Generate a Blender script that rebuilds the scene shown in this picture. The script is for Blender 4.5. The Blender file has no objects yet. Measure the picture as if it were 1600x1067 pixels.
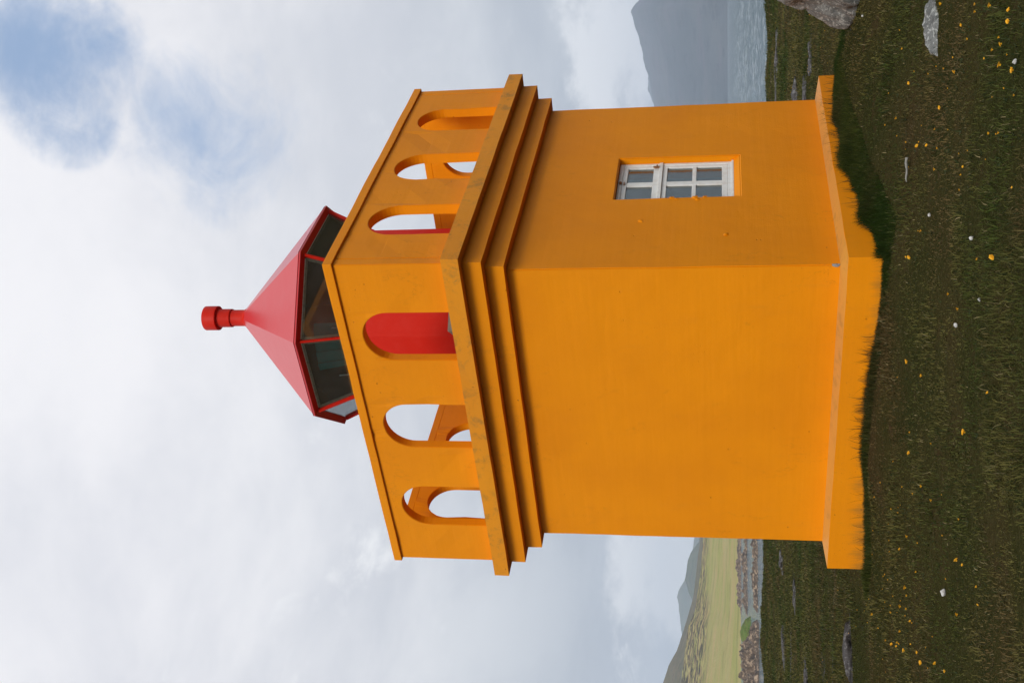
import bpy, bmesh, math, random
import numpy as np
from mathutils import Vector, Matrix, noise
R = math.radians
random.seed(7); rng = np.random.default_rng(7)
C = bpy.context.scene.collection
sc = bpy.context.scene

# ------------------------------------------------------------------ camera (the photograph is turned on its side)
F, PITCH, ROLL = 1766.6, R(10.7185), R(-0.1954)
CAM = Vector((0, 0, 1.6))
fw = Vector((0, math.cos(PITCH), math.sin(PITCH)))
_up = Vector((0, -math.sin(PITCH), math.cos(PITCH))); _r = Vector((1, 0, 0))
right = _r*math.cos(ROLL) + _up*math.sin(ROLL)
up = _up*math.cos(ROLL) - _r*math.sin(ROLL)
def ray(x, y):                                   # direction of a point of the 1600x1067 photograph
    return fw + right*((533.5 - y)/F) - up*((x - 800)/F)
cam = bpy.data.objects.new('camera', bpy.data.cameras.new('camera')); C.objects.link(cam)
X, Y, Z = -up, right, -fw
cam.matrix_world = Matrix(((X.x, Y.x, Z.x, CAM.x), (X.y, Y.y, Z.y, CAM.y), (X.z, Y.z, Z.z, CAM.z), (0, 0, 0, 1)))
cam.data.sensor_fit = 'HORIZONTAL'; cam.data.sensor_width = 36; cam.data.lens = F/1600*36
cam.data.clip_start = .05; cam.data.clip_end = 60000
sc.camera = cam

# ------------------------------------------------------------------ helpers
def link(name, me, mat=None, parent=None, loc=None):
    o = bpy.data.objects.new(name, me); C.objects.link(o)
    if mat: me.materials.append(mat)
    if parent: o.parent = parent
    if loc is not None: o.location = loc
    return o
def tag(o, label=None, cat=None, group=None, kind=None):
    if label: o['label'] = label
    if cat: o['category'] = cat
    if group: o['group'] = group
    if kind: o['kind'] = kind
    return o
def obj(name, bm, mat, parent=None, smooth=False):
    me = bpy.data.meshes.new(name)
    bmesh.ops.recalc_face_normals(bm, faces=bm.faces)
    bm.to_mesh(me); bm.free()
    if smooth:
        for p in me.polygons: p.use_smooth = True
    return link(name, me, mat, parent)
def poly_prism(bm, pts, off):                    # pts: list of 3D points (planar), extruded by vector off
    a = [bm.verts.new(p) for p in pts]; b = [bm.verts.new(Vector(p)+Vector(off)) for p in pts]
    bm.faces.new(a); bm.faces.new(b[::-1])
    n = len(pts)
    for i in range(n): bm.faces.new((a[i], a[(i+1) % n], b[(i+1) % n], b[i]))
def box(bm, x0, x1, y0, y1, z0, z1):
    poly_prism(bm, [(x0, y0, z0), (x1, y0, z0), (x1, y1, z0), (x0, y1, z0)], (0, 0, z1-z0))
def bar(bm, p, q, w, h=None, upv=(0, 0, 1)):
    p, q = Vector(p), Vector(q); d = (q-p).normalized(); h = h or w
    s = d.cross(Vector(upv)).normalized()*(w/2); t = s.cross(d).normalized()*(h/2)
    poly_prism(bm, [p-s-t, p+s-t, p+s+t, p-s+t], q-p)
def lathe(bm, prof, n=32, cx=0, cy=0, cap=True, ph=0):
    rings = []
    for r, z in prof:
        rings.append([bm.verts.new((cx+r*math.cos(ph+2*math.pi*i/n), cy+r*math.sin(ph+2*math.pi*i/n), z)) for i in range(n)])
    for a, b in zip(rings, rings[1:]):
        for i in range(n): bm.faces.new((a[i], a[(i+1) % n], b[(i+1) % n], b[i]))
    if cap: bm.faces.new(rings[0][::-1]); bm.faces.new(rings[-1])
def age(bm, step=.22, amp=.0035, bev=.008):      # rounded arrises and hand-made unevenness of cast concrete
    if bev:
        es = [e for e in bm.edges if len(e.link_faces) == 2 and e.calc_face_angle(0) > .5]
        bmesh.ops.bevel(bm, geom=es, offset=bev, segments=2, affect='EDGES', profile=.6, clamp_overlap=True)
    lo = [min(v.co[i] for v in bm.verts) for i in range(3)]; hi = [max(v.co[i] for v in bm.verts) for i in range(3)]
    for ax in range(3):
        n = int((hi[ax]-lo[ax])/step)
        for k in range(1, n+1):
            co = [0, 0, 0]; co[ax] = lo[ax]+(hi[ax]-lo[ax])*k/(n+1); no = [0, 0, 0]; no[ax] = 1
            bmesh.ops.bisect_plane(bm, geom=bm.verts[:]+bm.edges[:]+bm.faces[:], plane_co=co, plane_no=no)
    for v in bm.verts:
        v.co += amp*(noise.noise_vector(v.co*2.3) + .6*noise.noise_vector(v.co*9))

class NT:                                        # small node-tree helper
    def __init__(s, nt): s.nt = nt; s.nt.nodes.clear()
    def n(s, t, **k):
        nd = s.nt.nodes.new(t)
        ins = k.pop('i', {})
        for a, v in k.items(): setattr(nd, a, v)
        for a, v in ins.items(): s.set(nd.inputs[a], v)
        return nd
    def set(s, inp, v):
        if isinstance(v, bpy.types.NodeSocket): s.nt.links.new(v, inp)
        elif isinstance(v, bpy.types.Node): s.nt.links.new(v.outputs[0], inp)
        else: inp.default_value = v
    def math(s, op, a, b=0., c=None, clamp=False):
        nd = s.n('ShaderNodeMath', operation=op, use_clamp=clamp); s.set(nd.inputs[0], a); s.set(nd.inputs[1], b)
        if c is not None: s.set(nd.inputs[2], c)
        return nd.outputs[0]
    def vmath(s, op, a, b=(0, 0, 0)):
        nd = s.n('ShaderNodeVectorMath', operation=op); s.set(nd.inputs[0], a); s.set(nd.inputs[1], b)
        return nd
    def mix(s, f, a, b, bt='MIX'):
        nd = s.n('ShaderNodeMix', data_type='RGBA', blend_type=bt)
        s.set(nd.inputs[0], f); s.set(nd.inputs[6], a); s.set(nd.inputs[7], b)
        return nd.outputs[2]
    def ramp(s, f, stops, interp='LINEAR'):
        nd = s.n('ShaderNodeValToRGB'); s.set(nd.inputs[0], f); cr = nd.color_ramp; cr.interpolation = interp
        while len(cr.elements) < len(stops): cr.elements.new(.5)
        for e, (p, c) in zip(cr.elements, stops):
            e.position = p; e.color = c if len(c) == 4 else (*c, 1)
        return nd.outputs[0]
    def step(s, f, lo, hi):
        nd = s.n('ShaderNodeMapRange', interpolation_type='SMOOTHSTEP')
        s.set(nd.inputs[0], f); s.set(nd.inputs[1], lo); s.set(nd.inputs[2], hi); return nd.outputs[0]
    def noise(s, vec, scale, detail=4, rough=.55, dist=0):
        nd = s.n('ShaderNodeTexNoise', i={'Vector': vec, 'Scale': scale, 'Detail': detail, 'Roughness': rough, 'Distortion': dist})
        return nd.outputs[0]
    def mapping(s, vec, scale=(1, 1, 1), loc=(0, 0, 0)):
        return s.n('ShaderNodeMapping', i={'Vector': vec, 'Scale': scale, 'Location': loc}).outputs[0]
def mat(name):
    m = bpy.data.materials.new(name); m.use_nodes = True; t = NT(m.node_tree)
    out = t.n('ShaderNodeOutputMaterial'); p = t.n('ShaderNodeBsdfPrincipled'); t.set(out.inputs[0], p)
    t.p, t.out = p, out; t.co = t.n('ShaderNodeTexCoord').outputs['Object']
    t.pos = t.n('ShaderNodeNewGeometry').outputs['Position']
    return m, t
def bump(t, h, dist=.01, strength=1.):
    b = t.n('ShaderNodeBump', i={'Height': h, 'Distance': dist, 'Strength': strength}); t.set(t.p.inputs['Normal'], b)
def rgba(c): return (*c, 1)

def paint_orange(name, dirt=0., base=(.80, .262, .002), splash=False):
    m, t = mat(name)
    big = t.noise(t.co, .8, 3)
    band = t.noise(t.mapping(t.co, (.35, .35, 7.)), 1.6, 3, .6)
    fine = t.noise(t.co, 34, 5, .65)
    col = t.mix(t.step(big, .3, .75), rgba(base), rgba((base[0]*.93, base[1]*.9, base[2]*1.2)))
    col = t.mix(t.math('MULTIPLY', t.step(band, .42, .72), .13), col, rgba((base[0]*.82, base[1]*.8, base[2])))
    col = t.mix(t.math('MULTIPLY', t.step(t.noise(t.mapping(t.co, (3, 3, .5)), 2.2, 5, .7), .55, .8), .16), col, rgba((.5, .2, .03)))
    mot = t.noise(t.co, 2.4, 8, .68, .3)
    col = t.mix(t.math('MULTIPLY', t.step(mot, .50, .70), .14), col, rgba((base[0]*.84, base[1]*.76, base[2])))
    crk = t.math('ABSOLUTE', t.math('SUBTRACT', t.noise(t.mapping(t.co, (1, 1, .55), (2, 2, 8)), 1.15, 7, .62, .2), .5))
    crk = t.math('MULTIPLY', t.math('SUBTRACT', 1, t.step(crk, .0012, .0035)), t.step(t.noise(t.mapping(t.co, loc=(5, 5, 5)), .9, 2), .52, .60))
    col = t.mix(t.math('MULTIPLY', crk, .25), col, (.30, .10, .01, 1))
    # pits and small knocks in the render
    v = t.n('ShaderNodeTexVoronoi', i={'Vector': t.co, 'Scale': 6.5, 'Randomness': 1})
    pit = t.math('MULTIPLY', t.math('SUBTRACT', 1, t.step(v.outputs['Distance'], .03, .085)), t.step(t.noise(t.co, 2.1, 2), .50, .60))
    v2 = t.n('ShaderNodeTexVoronoi', i={'Vector': t.co, 'Scale': 22, 'Randomness': 1})
    pit2 = t.math('MULTIPLY', t.math('SUBTRACT', 1, t.step(v2.outputs['Distance'], .06, .16)), t.step(t.noise(t.mapping(t.co, loc=(9, 2, 4)), 1.7, 3), .50 if dirt else .60, .68))
    col = t.mix(t.math('MULTIPLY', pit, .6), col, (.28, .075, .01, 1))
    col = t.mix(t.math('MULTIPLY', pit2, .35 + .3*dirt), col, (.24, .10, .02, 1))
    if splash:
        zz = t.n('ShaderNodeSeparateXYZ', i={0: t.co}).outputs[2]
        sp_ = t.step(t.math('SUBTRACT', zz, t.math('MULTIPLY', t.noise(t.mapping(t.co, (5, 5, 1.2)), 1.6, 6, .7), .55)), -.02, -.26)
        col = t.mix(t.math('MULTIPLY', sp_, .6), col, (.20, .11, .03, 1))
        col = t.mix(t.math('MULTIPLY', t.step(t.noise(t.mapping(t.co, (9, 9, 2.5)), 2.2, 5, .7), .60, .75), .3), col, (.30, .14, .03, 1))
    if dirt > .3:
        d = t.noise(t.co, 5.5, 8, .72, .4); d2 = t.noise(t.mapping(t.co, (1, 1, .35), (3, 1, 7)), 1.3, 3)
        k = t.math('MULTIPLY', t.step(d, .47, .66), t.step(d2, .36, .56))
        col = t.mix(t.math('MULTIPLY', k, min(1, .95*dirt)), col, (.20, .125, .04, 1))
        speck = t.math('MULTIPLY', t.step(t.noise(t.co, 38, 4, .7), .60, .70), t.step(d, .48, .60))
        col = t.mix(t.math('MULTIPLY', speck, .8*dirt), col, (.07, .055, .035, 1))
    t.set(t.p.inputs['Base Color'], col)
    t.set(t.p.inputs['Roughness'], t.math('ADD', .42, t.math('MULTIPLY', fine, .22)))
    h = t.math('ADD', t.math('MULTIPLY', band, .38), t.math('MULTIPLY', fine, .16))
    h = t.math('ADD', h, t.math('MULTIPLY', t.noise(t.co, 3.2, 3), .5))
    h = t.math('SUBTRACT', h, t.math('ADD', t.math('MULTIPLY', pit, .7), t.math('MULTIPLY', pit2, .3)))
    bump(t, h, .007); t.p.inputs['Specular IOR Level'].default_value = .10
    return m
M = {}
M['orange'] = paint_orange('orange_masonry_paint')
M['orange_dirty'] = paint_orange('weathered_orange_masonry_paint', .12)
M['plinth'] = paint_orange('splashed_orange_paint', .1, splash=True)
M['slope'] = paint_orange('dusty_orange_paint', .4, (.60, .275, .045))
M['orange_lichen'] = paint_orange('lichen_spotted_orange_paint', .55, (.74, .275, .012))

def simple(name, c, rough=.5, metal=0, coat=0, nscale=0, namt=.2, c2=None, b=0):
    m, t = mat(name)
    col = rgba(c)
    if nscale:
        col = t.mix(t.math('MULTIPLY', t.step(t.noise(t.co, nscale, 6, .65), .4, .75), namt), col, rgba(c2 or tuple(x*.5 for x in c)))
        if b: bump(t, t.noise(t.co, nscale*1.5, 5), b)
    t.set(t.p.inputs['Base Color'], col); t.p.inputs['Roughness'].default_value = rough
    t.p.inputs['Metallic'].default_value = metal; t.p.inputs['Coat Weight'].default_value = coat
    t.p.inputs['Coat Roughness'].default_value = .2
    if not metal and not coat: t.p.inputs['Specular IOR Level'].default_value = .25
    return m
M['red'] = simple('red_gloss_paint', (.54, .016, .006), .5, coat=0, nscale=7, namt=.25, c2=(.62, .05, .035), b=.002)
M['red_roof'] = simple('red_roof_paint', (.52, .026, .030),   .34, coat=.28, nscale=3, namt=.3, c2=(.50, .06, .065), b=.003)
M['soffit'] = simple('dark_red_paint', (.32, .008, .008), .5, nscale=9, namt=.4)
M['white'] = simple('old_white_window_paint', (.80, .80, .77), .5, nscale=14, namt=.3, c2=(.50, .40, .28), b=.004)
M['putty'] = simple('grey_putty', (.50, .54, .48), .6, nscale=30, namt=.5, c2=(.14, .15, .12))
M['interior'] = simple('lantern_lining', (.10, .085, .07), .8, nscale=4, namt=.5)
M['room'] = simple('pale_room_plaster', (.55, .57, .52), .8, nscale=4, namt=.3)
M['teal'] = simple('dark_teal_cloth', (.03, .24, .27), .6, nscale=8, namt=.4)
M['metal'] = simple('bare_metal', (.7, .7, .68), .3, metal=.9)
M['rust'] = simple('rusty_iron', (.25, .10, .04), .8, nscale=40, namt=.7, c2=(.45, .33, .2))
M['grey'] = simple('grey_weathered_cement', (.30, .33, .29), .8, nscale=20, namt=.5)
def glass(name, tint=(.9, .95, .93)):
    m = bpy.data.materials.new(name); m.use_nodes = True; t = NT(m.node_tree)
    out = t.n('ShaderNodeOutputMaterial'); tr = t.n('ShaderNodeBsdfTransparent', i={'Color': rgba(tint)})
    gl = t.n('ShaderNodeBsdfGlossy', i={'Color': (1, 1, 1, 1), 'Roughness': .03})
    fr = t.n('ShaderNodeFresnel', i={'IOR': 1.5})
    df = t.n('ShaderNodeBsdfDiffuse', i={'Color': (.35, .36, .33, 1)})
    mx = t.n('ShaderNodeMixShader', i={0: t.math('MULTIPLY', fr.outputs[0], .9), 1: tr, 2: gl})
    g = t.n('ShaderNodeNewGeometry').outputs['Position']
    mx2 = t.n('ShaderNodeMixShader', i={0: t.math('MULTIPLY', t.noise(g, 6, 4), .12), 1: mx, 2: df})
    t.set(out.inputs[0], mx2); return m
M['glass'] = glass('salty_glass')

M['red'].node_tree.nodes['Principled BSDF'].inputs['Specular IOR Level'].default_value = .1
# ------------------------------------------------------------------ the lighthouse, in its own frame:
# local x runs along the windowed face, local y along the lit face, origin at the near corner of the shaft
WX, WY = 3.861, 3.822
NX, NY, YAW = .7378, 11.4514, 54.0298
T = bpy.data.objects.new('lighthouse', None); C.objects.link(T)
T.location = (NX, NY, 0); T.rotation_euler = (0, 0, R(YAW))
tag(T, 'square orange lighthouse with arched parapet and red lantern standing on the grass', 'lighthouse')
ZS, Z3, Z2, Z1, ZP, ZC, ZT = .498, 3.8257, 4.0222, 4.2202, 4.4009, 5.5902, 5.6886
E3, E2, E1, EP, EC, EPL = .1181, .2462, .3688, .2415, .2695, .2158
# shaft with a real window opening in the face y = 0
bx0, bx1, wz0, wz1, TH = 1.442, 2.42, 1.436, 2.828, .28
bm = bmesh.new()
zt = Z3+.02; zb = -.5
def quad(*p): bm.faces.new([bm.verts.new(q) for q in p])
xs, zs = [0, bx0, bx1, WX], [zb, wz0, wz1, zt]
for i in range(3):
    for k in range(3):
        if i == 1 and k == 1: continue
        quad((xs[i], 0, zs[k]), (xs[i+1], 0, zs[k]), (xs[i+1], 0, zs[k+1]), (xs[i], 0, zs[k+1]))
for x in xs[1:]: pass
for k in range(3):
    quad((0, 0, zs[k]), (0, 0, zs[k+1]), (0, WY, zs[k+1]), (0, WY, zs[k]))
    quad((WX, 0, zs[k]), (WX, WY, zs[k]), (WX, WY, zs[k+1]), (WX, 0, zs[k+1]))
    quad((0, WY, zs[k]), (0, WY, zs[k+1]), (WX, WY, zs[k+1]), (WX, WY, zs[k]))
for i in range(3):
    pass
# reveals: sill slopes up to the frame
quad((bx0, 0, wz0), (bx0, TH, wz0+.11), (bx0, TH, wz1), (bx0, 0, wz1))
quad((bx1, 0, wz0), (bx1, 0, wz1), (bx1, TH, wz1), (bx1, TH, wz0+.11))
quad((bx0, 0, wz1), (bx0, TH, wz1), (bx1, TH, wz1), (bx1, 0, wz1))
quad((bx0, 0, wz0), (bx1, 0, wz0), (bx1, .075, wz0+.085), (bx0, .075, wz0+.085))
quad((bx0, .075, wz0+.085), (bx1, .075, wz0+.085), (bx1, TH, wz0+.11), (bx0, TH, wz0+.11))
bmesh.ops.remove_doubles(bm, verts=bm.verts, dist=.0005)
bmesh.ops.recalc_face_normals(bm, faces=bm.faces)
es = [e for e in bm.edges if len(e.link_faces) == 2 and e.calc_face_angle(0) > .6 and not (e.verts[0].co.y > .01 and e.verts[1].co.y > .01 and e.verts[0].co.y < 1)]
bmesh.ops.bevel(bm, geom=es, offset=.011, segments=2, affect='EDGES', clamp_overlap=True)
age(bm, .2, .004, 0)
for (x, z, s) in ((1.435, 2.18, .022), (1.41, 2.13, .016), (1.43, 1.93, .026), (1.38, 1.9, .018), (1.44, 1.82, .018), (.93, 2.5, .02), (.62, 1.6, .022)):
    g = bmesh.ops.create_icosphere(bm, subdivisions=2, radius=s)
    for v in g['verts']:
        v.co = Vector((v.co.x, v.co.y*.5, v.co.z*1.3)) + Vector((x, -.002, z)) + .012*noise.noise_vector(v.co*40+Vector((x*9, z, 0)))
me = bpy.data.meshes.new('shaft_wall'); bm.to_mesh(me); bm.free(); link('shaft_wall', me, M['orange'], T)
bm = bmesh.new(); bmesh.ops.create_icosphere(bm, subdivisions=2, radius=1)
for v in bm.verts: v.co = Vector((v.co.x*.016, v.co.y*.016, v.co.z*.04))+Vector((.006, .006, .54))+.012*noise.noise_vector(v.co*3)
obj('bare_concrete_chip', bm, simple('bare_concrete', (.25, .27, .28), .9, nscale=60, namt=.5), T)
# interior room lining
bm = bmesh.new(); a, b = .285, .29
box(bm, a, WX-a, b, WY-b, .3, 3.7)
bm.faces.ensure_lookup_table()
for f in list(bm.faces):
    if abs(f.calc_center_median().y-b) < 1e-4: bm.faces.remove(f)
for (x0, x1, z0, z1) in ((a, bx0, .3, 3.7), (bx1, WX-a, .3, 3.7), (bx0, bx1, .3, wz0+.11), (bx0, bx1, wz1, 3.7)): quad((x0, b, z0), (x1, b, z0), (x1, b, z1), (x0, b, z1))
obj('interior_wall', bm, M['room'], T)
bm = bmesh.new()
e = EPL
for z0, e0, z1, e1 in ((-.7, e, .4513, e),):
    box(bm, -e, WX+e, -e, WY+e, z0, z1)
age(bm, .25, .006, .006)
ring = []
obj('plinth', bm, M['plinth'], T)
bm = bmesh.new()                                  # weathering slope on the plinth
zA, zB = .4495, .5
o = [(-e+.003, -e+.003), (WX+e-.003, -e+.003), (WX+e-.003, WY+e-.003), (-e+.003, WY+e-.003)]; i_ = [(.004, .004), (WX-.004, .004), (WX-.004, WY-.004), (.004, WY-.004)]
for k in range(4):
    l = (k+1) % 4
    quad((*o[k], zA), (*o[l], zA), (*i_[l], zB), (*i_[k], zB))
bmesh.ops.remove_doubles(bm, verts=bm.verts, dist=.0005)
obj('plinth_slope', bm, M['slope'], T)
for z0, z1, e, mm in ((Z3, Z2+.008, E3, 'orange'), (Z2, Z1+.008, E2, 'orange'), (Z1, ZP, E1, 'orange_lichen')):
    bm = bmesh.new(); box(bm, -e, WX+e, -e, WY+e, z0, z1); age(bm, .25, .0045, .007)
    obj('cornice', bm, M[mm], T)
# parapet: four walls whose round-headed openings reach the deck
PT = .12
def arch_wall(L, ctrs, f, off, r=.31, zs_=5.121):
    bm = bmesh.new(); z0, z1 = ZP-.01, ZC+.004; off = Vector(off)
    P = lambda s_, z, k: Vector(f(s_, z))+off*k
    def q(a, b, c, d): bm.faces.new([bm.verts.new(v) for v in (a, b, c, d)])
    def col(a, b, za, zb):
        for k in (0, 1): q(P(a, za, k), P(b, zb, k), P(b, z1, k), P(a, z1, k))
        q(P(a, z1, 0), P(b, z1, 0), P(b, z1, 1), P(a, z1, 1)); q(P(a, za, 0), P(b, zb, 0), P(b, zb, 1), P(a, za, 1))
    prev = 0
    for c in list(ctrs)+[None]:
        e_ = c-r if c else L
        for k in (0, 1): q(P(prev, z0, k), P(e_, z0, k), P(e_, zs_, k), P(prev, zs_, k)); q(P(prev, zs_, k), P(e_, zs_, k), P(e_, z1, k), P(prev, z1, k))
        q(P(prev, z1, 0), P(e_, z1, 0), P(e_, z1, 1), P(prev, z1, 1)); q(P(prev, z0, 0), P(e_, z0, 0), P(e_, z0, 1), P(prev, z0, 1))
        for s_ in (prev, e_):
            q(P(s_, z0, 0), P(s_, zs_, 0), P(s_, zs_, 1), P(s_, z0, 1))
            if s_ in (0, L): q(P(s_, zs_, 0), P(s_, z1, 0), P(s_, z1, 1), P(s_, zs_, 1))
        if c:
            n_ = 20; A = [(c+r*math.cos(math.pi*(1-k/n_)), zs_+r*math.sin(math.pi*(1-k/n_))) for k in range(n_+1)]
            for (a, za), (b, zb) in zip(A, A[1:]): col(a, b, za, zb)
            prev = c+r
    bmesh.ops.remove_doubles(bm, verts=bm.verts, dist=.0004); bmesh.ops.recalc_face_normals(bm, faces=bm.faces)
    es = [e for e in bm.edges if len(e.link_faces) == 2 and e.calc_face_angle(0) > 1.1]
    bmesh.ops.bevel(bm, geom=es, offset=.006, segments=2, affect='EDGES', clamp_overlap=True)
    age(bm, .3, .0012, 0)
    for v in bm.verts:                            # knocked arrises round the openings
        k = noise.noise(v.co*4.1+Vector((3, 1, 7)))
        if k > .28: v.co += Vector((CXY[0]-v.co.x, CXY[1]-v.co.y, 0)).normalized()*min(.012, (k-.28)*.08)
    return bm
CXY = (WX/2, WY/2)
LX, LY = WX+2*EP, WY+2*EP
cy = [c+EP for c in (.672, 1.917, 3.158)]; cx = [c+EP for c in (.672, 1.915, 3.19)]
obj('parapet_wall', arch_wall(LY, cy, lambda s, z: (-EP, s-EP, z), (PT, 0, 0)), M['orange_dirty'], T)
obj('parapet_wall', arch_wall(LY, cy, lambda s, z: (WX+EP-PT, s-EP, z), (PT, 0, 0)), M['orange_dirty'], T)
cx2 = [c-PT-.001 for c in cx]
obj('parapet_wall', arch_wall(LX-2*PT-.002, cx2, lambda s, z: (s-EP+PT+.001, -EP, z), (0, PT, 0)), M['orange_dirty'], T)
obj('parapet_wall', arch_wall(LX-2*PT-.002, cx2, lambda s, z: (s-EP+PT+.001, WY+EP-PT, z), (0, PT, 0)), M['orange_dirty'], T)
bm = bmesh.new()                                  # coping ring
def ringbox(bm, e0, e1, z0, z1):
    A = [(-e0, -e0), (WX+e0, -e0), (WX+e0, WY+e0), (-e0, WY+e0)]; B = [(-e1, -e1), (WX+e1, -e1), (WX+e1, WY+e1), (-e1, WY+e1)]
    v = [[bm.verts.new((*p, z)) for p in P] for P in (A, B) for z in (z0, z1)]
    a0, a1, b0, b1 = v
    for k in range(4):
        l = (k+1) % 4
        for p, q in ((a0, a1), (b0, b1), (a0, b0), (a1, b1)): bm.faces.new((p[k], p[l], q[l], q[k]))
ringbox(bm, EC, EP-PT-.002, ZC, ZT); bmesh.ops.recalc_face_normals(bm, faces=bm.faces); age(bm, .25, .0045, .007)
obj('coping', bm, M['orange_dirty'], T)

# window
W = bpy.data.objects.new('window', None); C.objects.link(W); W.parent = T; W.location = (0, 0, 0)
yf = .078
bm = bmesh.new()
def wb(x0, x1, z0, z1, y0=yf, y1=yf+.05): box(bm, x0, x1, y0, y1, z0, z1)
fx0, fx1 = bx0+.004, bx1-.004
cA, cB = 1.885, 1.975
wb(fx0, fx0+.045, 1.53, 2.822); wb(fx1-.045, fx1, 1.53, 2.822)
wb(fx0+.045, fx1-.045, 2.775, 2.822); wb(fx0+.045, fx1-.045, 1.53, 1.575); wb(fx0, fx1, 2.318, 2.36, yf-.012)
wb(fx0+.002, fx1-.002, 1.505, 1.53, yf-.02, yf+.05)
bmesh.ops.bevel(bm, geom=bm.edges[:], offset=.004, segments=1, affect='EDGES')
obj('window_frame', bm, M['white'], W)
panes = []
for (z0, z1, nrow) in ((2.362, 2.773, 1), (1.577, 2.316, 2)):
    bm = bmesh.new(); y0, y1 = yf+.006, yf+.044; L0, L1 = fx0+.047, fx1-.047
    s = .052
    wb(L0, L0+s, z0, z1, y0, y1); wb(L1-s, L1, z0, z1, y0, y1)
    wb(L0+s, L1-s, z1-s, z1, y0+.001, y1-.001); wb(L0+s, L1-s, z0, z0+s+.01, y0+.001, y1-.001)
    wb(cA, cB, z0+s+.01, z1-s, y0+.002, y1-.002)
    if nrow == 2:
        zm = (z0+z1)/2+.005; wb(L0+s, cA, zm-.023, zm+.023, y0+.003, y1-.003); wb(cB, L1-s, zm-.023, zm+.023, y0+.003, y1-.003)
        rows = [(z0+s+.01, zm-.023), (zm+.023, z1-s)]
    else: rows = [(z0+s+.01, z1-s)]
    bmesh.ops.bevel(bm, geom=bm.edges[:], offset=.003, segments=1, affect='EDGES')
    obj('window_sash', bm, M['white'], W)
    for r0, r1 in rows: panes += [(L0+s, cA, r0, r1), (cB, L1-s, r0, r1)]
for (x0, x1, z0, z1) in panes:
    bm = bmesh.new(); box(bm, x0-.004, x1+.004, yf+.024, yf+.028, z0-.004, z1+.004); obj('glass_pane', bm, M['glass'], W)
bm = bmesh.new()
lathe(bm, [(.004, -.02), (.016, -.012), (.02, 0), (.014, .012), (.004, .016)], 12)
for v in bm.verts: v.co = Vector((v.co.x, v.co.z, v.co.y))
for v in bm.verts: v.co += Vector((1.93, yf-.015, 2.79))
bar(bm, (1.90, yf-.008, 2.75), (1.96, yf-.008, 2.75), .012)
obj('window_catch', bm, M['rust'], W)
bm = bmesh.new(); bar(bm, (2.30, yf-.015, 2.36), (2.30, yf-.015, 2.43), .02, .02, (1, 0, 0)); bar(bm, (2.27, yf-.018, 2.40), (2.34, yf-.018, 2.385), .014)
obj('window_hinge', bm, M['rust'], W)

# lantern
CX, CY = WX/2, WY/2
PH = R(22.5)
def oc(r, z, k): th = PH+k*math.pi/4; return Vector((CX+r*math.cos(th), CY+r*math.sin(th), z))
def oct_prism(bm, prof, cap=True): lathe(bm, prof, 8, CX, CY, cap, PH)
LR = bpy.data.objects.new('lantern', None); C.objects.link(LR); LR.parent = T
bm = bmesh.new(); oct_prism(bm, [(1.135, ZP-.01), (1.13, 6.0), (1.06, 6.0), (1.06, ZP+.2)]); bmesh.ops.bevel(bm, geom=[e for e in bm.edges if e.calc_face_angle(0) > .4 and abs(e.verts[0].co.z-e.verts[1].co.z) > 1], offset=.012, segments=2, affect='EDGES')
obj('lantern_wall', bm, M['red'], LR)
bm = bmesh.new()
A0, A1 = oc(1.16, 0, 4), oc(1.16, 0, 5)
n_ = (A0+A1)/2-Vector((CX, CY, 0)); n_.normalize()
p0, p1 = A0.lerp(A1, .02), A0.lerp(A1, .80)
poly_prism(bm, [(p0.x, p0.y, ZP+.002), (p1.x, p1.y, ZP+.002), (p1.x+n_.x*.3, p1.y+n_.y*.3, ZP+.002), (p0.x+n_.x*.3, p0.y+n_.y*.3, ZP+.002)], (0, 0, .36))
age(bm, .2, .004, .01)
obj('door_step', bm, M['grey'], LR)
zg0, rg0, zg1, rg1 = 6.0, 1.10, 6.60, 1.385
for k in range(8):
    bm = bmesh.new(); rad = oc(1, 0, k)-Vector((CX, CY, 0))
    bar(bm, oc(rg0, zg0, k), oc(rg1, zg1, k), .030, .05, rad); bmesh.ops.bevel(bm, geom=bm.edges[:], offset=.006, segments=1, affect='EDGES')
    obj('glazing_bar', bm, M['red'], LR)
    P = [oc(rg0-.02, zg0, k), oc(rg0-.02, zg0, k+1), oc(rg1-.02, zg1-.006, k+1), oc(rg1-.02, zg1-.006, k)]
    m_ = (P[0]+P[1]+P[2]+P[3])/4; nn = (P[1]-P[0]).cross(P[3]-P[0]).normalized()*.006
    bm = bmesh.new(); poly_prism(bm, [m_+(q-m_)*.985 for q in P], nn); obj('lantern_pane', bm, M['glass'], LR)
    bm = bmesh.new()
    Q = [m_+(q-m_)*.965 - nn*1.5 for q in P]; bl = (Q[1]-Q[0]).normalized()
    Q[0] += bl*.012; Q[3] += bl*.012; Q[1] -= bl*.012; Q[2] -= bl*.012
    for s in range(4): bar(bm, Q[s], Q[(s+1) % 4], .040, .012, nn)
    obj('putty_frame', bm, M['putty'], LR)
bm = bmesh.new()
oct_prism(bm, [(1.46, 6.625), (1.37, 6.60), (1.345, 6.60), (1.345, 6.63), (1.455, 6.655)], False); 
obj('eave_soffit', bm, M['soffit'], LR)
bm = bmesh.new()
oct_prism(bm, [(1.30, 6.645), (.2, 7.62)], False); oct_prism(bm, [(1.30, 6.645), (1.36, 6.64)], False)
obj('ceiling_lining', bm, M['interior'], LR)
RF = bm = bmesh.new()
oct_prism(bm, [(1.446, 6.63), (1.462, 6.625), (1.462, 6.637), (.115, 7.872), (.02, 7.88)], False)
rf = obj('lantern_roof', bm, M['red_roof'], LR)
bm = bmesh.new()
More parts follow.
